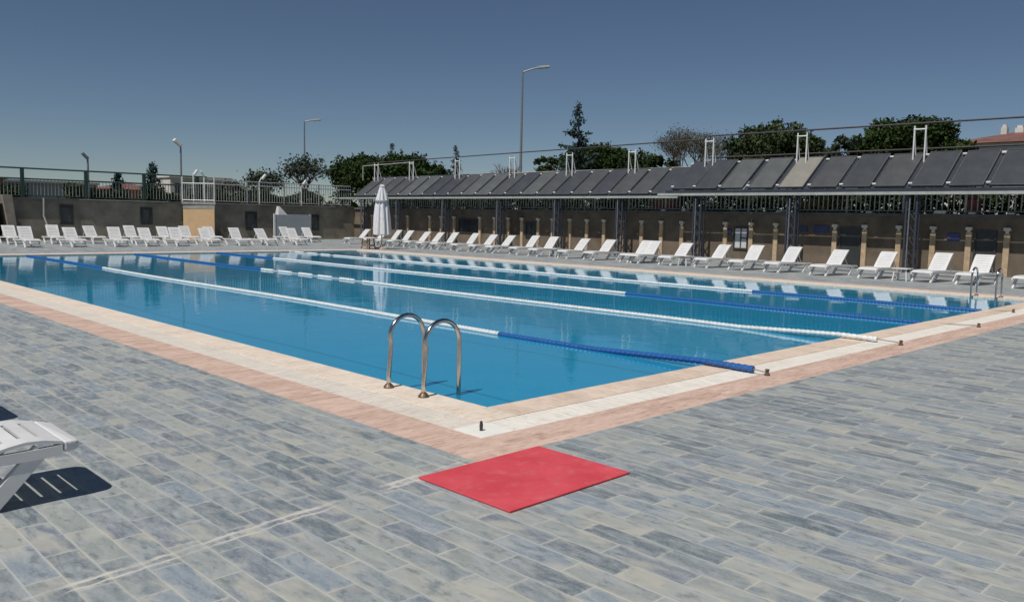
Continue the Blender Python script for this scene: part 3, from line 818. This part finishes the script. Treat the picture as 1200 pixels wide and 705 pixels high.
for k in range(8):
    a, c = R(45 * k), R(45 * k + 45); m.beam((.31 * math.cos(a), .31 * math.sin(a), .16), (.31 * math.cos(c), .31 * math.sin(c), .16), .03, .05)
m.build('foot_ring', 'wood', tr_)

# grey board with white post and small white shade
gb = thing('notice_board', (20.4, 39.0, 0), 'large plain grey board standing before the olive wall, white post at its left', 'board')
m = MB(); m.box(-1.13, 1.13, -.03, .03, .16, 1.5); m.build('board_panel', 'board', gb, bevel=.01)
for x in (-1.18, 1.16):
    m = MB(); m.box(x - .045, x + .045, -.045, .045, 0, 1.56); m.build('post', 'white_paint' if x < 0 else 'grey_paint', gb)
sh = thing('shower_head', (19.95, 39.6, 0), 'small white tilted shade above the grey board', 'lamp')
m = MB(); m.hexa([(-.25, -.2, 1.50), (.32, -.2, 1.50), (.32, .2, 1.50), (-.25, .2, 1.50), (-.20, -.1, 1.98), (-.12, -.1, 1.98), (-.12, .1, 1.98), (-.20, .1, 1.98)]); m.build('shade', 'white_paint', sh)
m = MB(); m.tube([(-.1, .05, 0), (-.1, .05, 1.5)], .03, 6); m.build('pole', 'grey_paint', sh)
sh.name = 'shaded_lamp'

# ------------------------------------------------------------------ lamps beyond the walls
def lamp(x, y, z0, z1, arm, label, rad=.09, mat_='steel_grey', head=(.75, .16)):
    r = thing('street_lamp', (x, y, z0), label, 'street lamp'); H = z1 - z0
    m = MB(); m.tube([(0, 0, 0), (0, 0, H * .3), (0, 0, H)], [rad, rad * .8, rad * .5], 8); m.build('pole', mat_, r)
    ax = Vector((arm[0], arm[1], 0)); L = ax.length; d = ax / L
    m = MB(); m.tube([(0, 0, H - .05), tuple(d * L * .4 + Vector((0, 0, H + arm[2] * .6))), tuple(d * L * .7 + Vector((0, 0, H + arm[2])))], rad * .45, 6); m.build('arm', mat_, r)
    m = MB(); a = d * L * .62 + Vector((0, 0, H + arm[2] * .95)); c = d * (L * .62 + head[0]) + Vector((0, 0, H + arm[2] * 1.1 + .03))
    m.beam(a, c, head[1] * 1.6, head[1] * .6); m.build('lamp_head', 'light_rail' if mat_ != 'white_paint' else 'white_paint', r, bevel=.02)
lamp(30.56, 30.36, 1.98, 10.15, (1.0, -1.0, .25), 'tall grey street lamp, highest one, rising behind the solar panels', .10, head=(.7, .2))
lamp(30.75, 55.28, 1.98, 8.96, (.85, -.65, .10), 'grey street lamp with flat arm rising from the sparse tree', .10, head=(.6, .2))
def small_lamp(x, y, z0, z1, label, mat_, lean=(0, 0), headc='white_paint', s=.2, rad=.035):
    r = thing('garden_lamp', (x, y, z0), label, 'lamp'); H = z1 - z0
    m = MB(); m.tube([(0, 0, 0), (0, 0, H * .8), (lean[0], lean[1], H - .05)], [rad, rad, rad * .8], 6); m.build('pole', mat_, r)
    m = MB(); cx, cy = lean; m.beam((cx + .02, cy, H - .18), (cx - s * 1.1, cy, H + .12), s * .8, s * .55); m.build('lamp_head', headc, r, bevel=.03)
small_lamp(14.93, 41.6, 1.98, 5.4, 'white headed floodlight on a tall dark pole above the balcony', 'steel_grey', s=.34, rad=.05)
small_lamp(10.05, 41.6, 1.98, 4.35, 'slim green pole lamp with dark head above the green fence', 'steel_grey', headc='steel_grey', s=.24, rad=.05)
small_lamp(19.7, 41.7, 1.98, 3.75, 'low white lamp on a white pole behind the pale fence', 'white_paint', (.15, 0), s=-.25)
small_lamp(22.6, 41.8, 1.98, 3.55, 'low white lamp behind the pale fence, left of the panels', 'white_paint', (.1, 0), s=-.2)
small_lamp(15.25, 40.75, 2.11, 3.75, 'left small white spotlight on the balcony', 'white_paint', (.0, 0), s=-.22)
small_lamp(15.75, 40.5, 2.11, 3.70, 'right small white spotlight on the balcony', 'white_paint', (.0, 0), s=.16)

# ------------------------------------------------------------------ vegetation
def leafquads(m, c, n, size, spread, rng):
    for _ in range(n):
        p = c + Vector((rng.gauss(0, spread), rng.gauss(0, spread), rng.gauss(0, spread * .8)))
        a = Vector((rng.uniform(-1, 1), rng.uniform(-1, 1), rng.uniform(-1, 1))).normalized()
        b_ = a.cross(Vector((rng.uniform(-1, 1), rng.uniform(-1, 1), rng.uniform(-.3, 1)))).normalized()
        s = size * rng.uniform(.5, 1.2)
        m.quad(tuple(p - a * s), tuple(p + b_ * s * .6), tuple(p + a * s), tuple(p - b_ * s * .6))
def blob_tree(name, x, y, ztop, width, height_crown, label, leaf, seed, lobes=26, dens=150, size=.22, flat=.5, group=None, cat='tree', trunk=True, z0=1.98, asp=1.0):
    rng = random.Random(seed)
    r = thing(name, (x, y, z0), label, cat, group)
    H = ztop - z0; zc = H - height_crown
    if trunk:
        m = MB(); m.tube([(0, 0, -.1), (.1, .05, zc * .5), (.0, .0, max(zc, .5) + height_crown * .4)], [width * .035 + .05, width * .03, width * .015], 8)
        for k in range(6):
            t = k * 1.05 + rng.random(); m.tube([(0, 0, max(.3, zc * .8)), (math.cos(t) * width * .18, math.sin(t) * width * .18, zc + height_crown * .35), (math.cos(t) * width * .36, math.sin(t) * width * .36, zc + height_crown * .55)], [.09, .06, .03], 5)
        m.build('trunk', 'bark', r)
    m = MB()
    for k in range(lobes):
        t = rng.random() * 2 * math.pi; q = math.sqrt(rng.random()) * .5 * width * .86
        u = 1 - (q / (width * .5)) ** 2
        top = zc + height_crown * (.30 + .62 * math.sqrt(max(u, 0)))
        zz = top - rng.random() ** 1.6 * height_crown * .62
        c = Vector((math.cos(t) * q, math.sin(t) * q * asp, zz)); lr = width * rng.uniform(.06, .11)
        for _ in range(int(dens / 6)):
            d = Vector((rng.gauss(0, 1), rng.gauss(0, 1), rng.gauss(0, 1))).normalized() * lr * rng.uniform(.5, 1.15)
            d.z *= .75
            leafquads(m, c + d, 6, size, .10 * lr + .05, rng)
    cr = m.build('crown', leaf, r)
    return r
blob_tree('pine_tree', 45.3, 63.7, 7.5, 12.5, 4.4, 'wide dark green pine crown behind the left end of the panels', 'leaf_pine', 1, 130, 230, .17)
blob_tree('pine_tree', 53.2, 42.6, 8.3, 8.8, 4.2, 'dark pine low behind the panels, right of the conifer', 'leaf_pine', 2, 90, 200, .16)
blob_tree('pine_tree', 51.4, 16.0, 8.5, 8.3, 4.6, 'round dark pine crown left of the terracotta roofed house', 'leaf_pine', 3, 130, 240, .15)
blob_tree('broadleaf_tree', 43.6, 21.2, 7.8, 6.6, 4.2, 'large olive green tree crown behind the panels between bare tree and round pine', 'leaf_big', 4, 90, 200, .13)
blob_tree('broadleaf_tree', 45.6, 17.6, 7.1, 3.0, 3.2, 'thin loose grey green tree right of the large olive one', 'leaf_sparse', 5, 15, 90, .15)
blob_tree('broadleaf_tree', 46.6, 32.2, 6.4, 3.6, 2.6, 'low green bush tree at the foot of the bare tree', 'leaf_big', 6, 16, 140, .18)
blob_tree('broadleaf_tree', 49.0, 19.6, 6.7, 4.2, 3.0, 'low dark tree filling the gap left of the round pine', 'leaf_big', 16, 20, 150, .18)
blob_tree('broadleaf_tree', 38.9, 36.2, 6.25, 2.4, 2.4, 'small dark bush tree left of the conifer foot', 'leaf_big', 18, 12, 110, .16)
# sparse tree by the second street lamp
def sparse_tree(name, x, y, ztop, width, label, seed, leaf, n_br=26, leaves=30, size=.12, twigm='twig', z0=1.98, lv=4, trunkh=.25, clump=.25):
    rng = random.Random(seed); r = thing(name, (x, y, z0), label, 'tree'); H = ztop - z0
    m = MB(); lm = MB()
    def branch(p, d, L, rad, depth):
        q = p + d * L; mid = (p + q) / 2 + Vector((rng.uniform(-1, 1), rng.uniform(-1, 1), rng.uniform(-.3, .5))) * L * .08
        m.tube([p, mid, q], [rad, rad * .8, rad * .6], 4 if depth > 1 else 6, caps=False)
        if depth >= 3 and leaves: leafquads(lm, q, max(1, leaves // 4), size, clump, rng)
        if depth >= lv: return
        for _ in range(4 if depth < 2 else 3):
            nd = (d + Vector((rng.uniform(-1, 1), rng.uniform(-1, 1), rng.uniform(-.35, .75))) * .78).normalized()
            branch(q - d * L * rng.uniform(0, .35), nd, L * rng.uniform(.58, .78), rad * .55, depth + 1)
    m.tube([(0, 0, -.1), (.05, 0, H * trunkh)], [.17, .13], 8)
    for k in range(5):
        t = k * 1.26 + rng.random() * .5; sp = width / H * .62
        d = Vector((math.cos(t) * sp, math.sin(t) * sp, 1)).normalized()
        branch(Vector((.05, 0, H * trunkh)), d, H * .27, .09, 1)
    m.build('trunk', twigm, r)
    if leaves: lm.build('crown', leaf, r)
    return r
sparse_tree('bare_tree', 46.8, 29.4, 8.9, 7.0, 'bare grey brown tree with fine twigs behind the panels', 11, 'leaf_brown', leaves=44, size=.06, lv=5, clump=.2)
sparse_tree('sparse_tree', 28.2, 51.0, 6.2, 3.2, 'sparsely leaved tree around the second street lamp', 12, 'leaf_sparse', leaves=22, size=.13, clump=.4)
sparse_tree('sparse_tree', 25.8, 52.6, 4.9, 2.6, 'lower sparse tree left of the second street lamp', 13, 'leaf_sparse', leaves=24, size=.13, clump=.35)
sparse_tree('bare_tree', 38.3, 39.6, 6.2, 2.2, 'small faint bare tree by the foot of the tallest street lamp', 14, 'leaf_brown', leaves=0, lv=4)
# conifers
def conifer(x, y, z1, width, label, seed, z0=1.98, start=.25, dens=1.0):
    rng = random.Random(seed); H = z1 - z0; r = thing('conifer_tree', (x, y, z0), label, 'tree')
    m = MB(); m.tube([(0, 0, -.1), (.05, 0, H * .5), (0, 0, H)], [.14, .09, .015], 6)
    lm = MB(); n = int(26 * dens)
    for k in range(n):
        f = start + (1 - start) * k / n; z = H * f; L = width * .5 * (1 - f) ** .8 / (1 - start) ** .8 * rng.uniform(.45, 1.15) + .08
        for j in range(4):
            t = rng.random() * 6.28
            if rng.random() < .30: continue
            e_ = Vector((math.cos(t) * L, math.sin(t) * L, z + L * .25)); m.tube([(0, 0, z), tuple(e_)], [.025, .01], 4, caps=False)
            for q in range(max(2, int(L * 9))):
                c = Vector((0, 0, z)).lerp(e_, (q + 1) / max(2, int(L * 9))); leafquads(lm, c + Vector((0, 0, -.04)), 4, .10 + .03 * L, .09, rng)
    m.build('trunk', 'bark', r); lm.build('crown', 'leaf_con', r); return r
conifer(40.4, 34.5, 9.85, 2.9, 'tall blue green conifer standing alone above the panels', 21, start=.35)
conifer(60.2, 83.7, 10.9, 2.6, 'small pointed conifer top sticking out above the wide pine', 22, start=.4)
conifer(53.7, 63.4, 9.2, 1.8, 'slim pointed treetop behind the left panels', 23, start=.3)
conifer(16.95, 50.9, 4.75, 1.6, 'little dark conifer behind the green fence left of the balcony', 24, start=.0)
conifer(14.9, 51.3, 3.9, 1.2, 'lowest dark conifer behind the green fence', 25, start=.0)
# far-off wood that closes the horizon
rng = random.Random(77); m = MB()
for k in range(9000):
    t = R(rng.uniform(2, 118)); D = rng.uniform(150, 240); x, y = D * math.cos(t), D * math.sin(t)
    top = 2.6 + 1.1 * math.sin(t * 23) + .8 * math.sin(t * 61 + 1) + .5 * math.sin(t * 140)
    leafquads(m, Vector((x, y, 2 + max(.4, top) * rng.random() ** .7)), 1, .9, .5, rng)
tag(m.build('woodland', 'leaf_hedge'), kind='stuff')
# hedges and shrubs on the terrace
def hedge(x0, x1, y0, y1, zt, label, leaf, seed, n, size=.1, z0=1.98, name='hedge', group=None):
    rng = random.Random(seed); r = thing(name, ((x0 + x1) / 2, (y0 + y1) / 2, z0), label, 'hedge' if name == 'hedge' else 'shrub', group)
    m = MB(); cx, cy = (x0 + x1) / 2, (y0 + y1) / 2
    for _ in range(n):
        x = rng.uniform(x0, x1) - cx; y = rng.uniform(y0, y1) - cy
        top = (zt - z0) * (.72 + .28 * math.sin(x * 1.7 + seed) * math.sin(y * 1.3 + seed * 2)) 
        leafquads(m, Vector((x, y, top * (1 - rng.random() ** 2))), 3, size, size, rng)
    m.build('crown', leaf, r)
    m = MB(); k = 0
    L = max(x1 - x0, y1 - y0)
    for k in range(max(1, int(L / 1.5))):
        f = (k + .5) / max(1, int(L / 1.5)); px = (x0 + (x1 - x0) * f - cx) if x1 - x0 > y1 - y0 else 0; py = (y0 + (y1 - y0) * f - cy) if y1 - y0 >= x1 - x0 else 0
        m.tube([(px, py, -.05), (px + .05, py, (zt - z0) * .7)], [.04, .02], 5)
    m.build('trunk', 'bark', r); return r
hedge(27.6, 28.6, -4, 17.5, 3.15, 'dark hedge behind the railing at the right half of the wall', 'leaf_hedge', 31, 5200, .09)
hedge(27.8, 28.8, 18, 40, 2.95, 'dark hedge behind the railing at the left half of the wall', 'leaf_hedge', 32, 4600, .09)
hedge(26.5, 27.4, 9.1, 10.9, 2.75, 'pale yellow flowering bush behind the railing under the panels', 'leaf_yellow', 33, 520, .08, name='flowering_shrub')
hedge(14.8, 27.0, 46.2, 47.2, 3.05, 'dark green hedge beyond the pale fence', 'leaf_hedge', 34, 3000, .10)
hedge(10.8, 14.0, 47.5, 48.5, 3.0, 'short dark hedge beyond the green fence', 'leaf_hedge', 35, 900, .10)
hedge(-1.5, 8.6, 47.0, 48.0, 3.0, 'dark hedge beyond the green fence at the far left', 'leaf_hedge', 36, 2400, .10)
hedge(19.8, 24.4, 49.0, 50.0, 3.7, 'brownish tall hedge below the sparse tree', 'leaf_brown', 37, 900, .10)
m = MB(); m.box(-.25, .25, -.6, .6, 0, .55); m.box(-.2, .2, -.75, -.602, .05, .4)
tag(m.build('draped_cloth', 'redthing', loc=(27.0, 17.3, 1.98), bevel=.08), 'faded red cloth bundle behind the railing under the middle panels', 'cloth')
m = MB(); m.box(-.2, .2, -.22, .22, 0, .6); m.box(-.15, .15, -.16, .16, .602, .72)
tag(m.build('draped_cloth', 'redthing', loc=(26.8, 4.45, 1.98), bevel=.06), 'small faded red bundle behind the railing near the right door', 'cloth')

# ------------------------------------------------------------------ houses beyond
def house(x, y, w_, d_, h_, roofh, label, wallm, roofm, z0=1.98, rz=0, chims=(), wins=0):
    r = thing('house', (x, y, z0), label, 'house', rz=R(rz))
    m = MB(); m.box(-w_ / 2, w_ / 2, -d_ / 2, d_ / 2, 0, h_); m.build('wall', wallm, r)
    m = MB(); o = .35
    if roofh > .3:
        a, c = w_ / 2 + o, d_ / 2 + o; rl = max(a - c, 0) ; rw = max(c - a, 0)
        m.v = [(-a, -c, h_ + .01), (a, -c, h_ + .01), (a, c, h_ + .01), (-a, c, h_ + .01), (-rl, -rw, h_ + roofh), (rl, -rw, h_ + roofh), (rl, rw, h_ + roofh), (-rl, rw, h_ + roofh)]
        m.f = [(0, 3, 2, 1), (0, 1, 5, 4), (1, 2, 6, 5), (2, 3, 7, 6), (3, 0, 4, 7)] + ([(4, 5, 6, 7)] if rl > 0 and rw > 0 else [])
    else: m.box(-w_ / 2 - .1, w_ / 2 + .1, -d_ / 2 - .1, d_ / 2 + .1, h_ + .002, h_ + .15)
    rf = m.build('roof', roofm, r)
    for (cx, cy, cs, ch) in chims:
        m = MB(); m.box(cx - cs, cx + cs, cy - cs * .7, cy + cs * .7, h_ + .3, h_ + roofh + ch); m.box(cx - cs * .7, cx + cs * .7, cy - cs * .45, cy + cs * .45, h_ + roofh + ch + .002, h_ + roofh + ch + .2); m.build('chimney', 'house_white', rf)
    for k in range(wins):
        q = -w_ / 2 + (k + .5) * w_ / wins
        m = MB(); m.box(q - .45, q + .45, -d_ / 2 - .03, -d_ / 2 - .002, h_ * .45, h_ * .8); m.build('window', 'glass_dark', r)
    return r
house(67.5, 10.0, 9, 15.5, 5.75, 1.25, 'large house with terracotta roof and several white chimneys at the right edge', 'house_white', 'roof', chims=[(-1.2, 4.6, .28, .15), (-.6, 3.7, .4, .1), (-.3, 2.6, .3, .3), (0, 1.2, .45, .05), (-.3, -.4, .3, .25), (.2, -2.4, .4, .2)], wins=3)
house(5.0, 56, 8, 5, 1.35, .55, 'low red brick house beyond the green fence at the far left', 'brick_red', 'roof', wins=3)
house(12.6, 60, 6.5, 4, 1.3, .1, 'low grey flat roofed shed beyond the green fence', 'house_grey', 'house_grey', wins=2)
house(17.4, 57, 3.6, 4, 1.0, .5, 'small red roofed house beyond the green fence left of the balcony', 'brick_red', 'roof', wins=2)
house(23.4, 60, 4.8, 4, 2.1, .12, 'pale low building beyond the fence right of the balcony', 'house_white', 'house_white', wins=3)
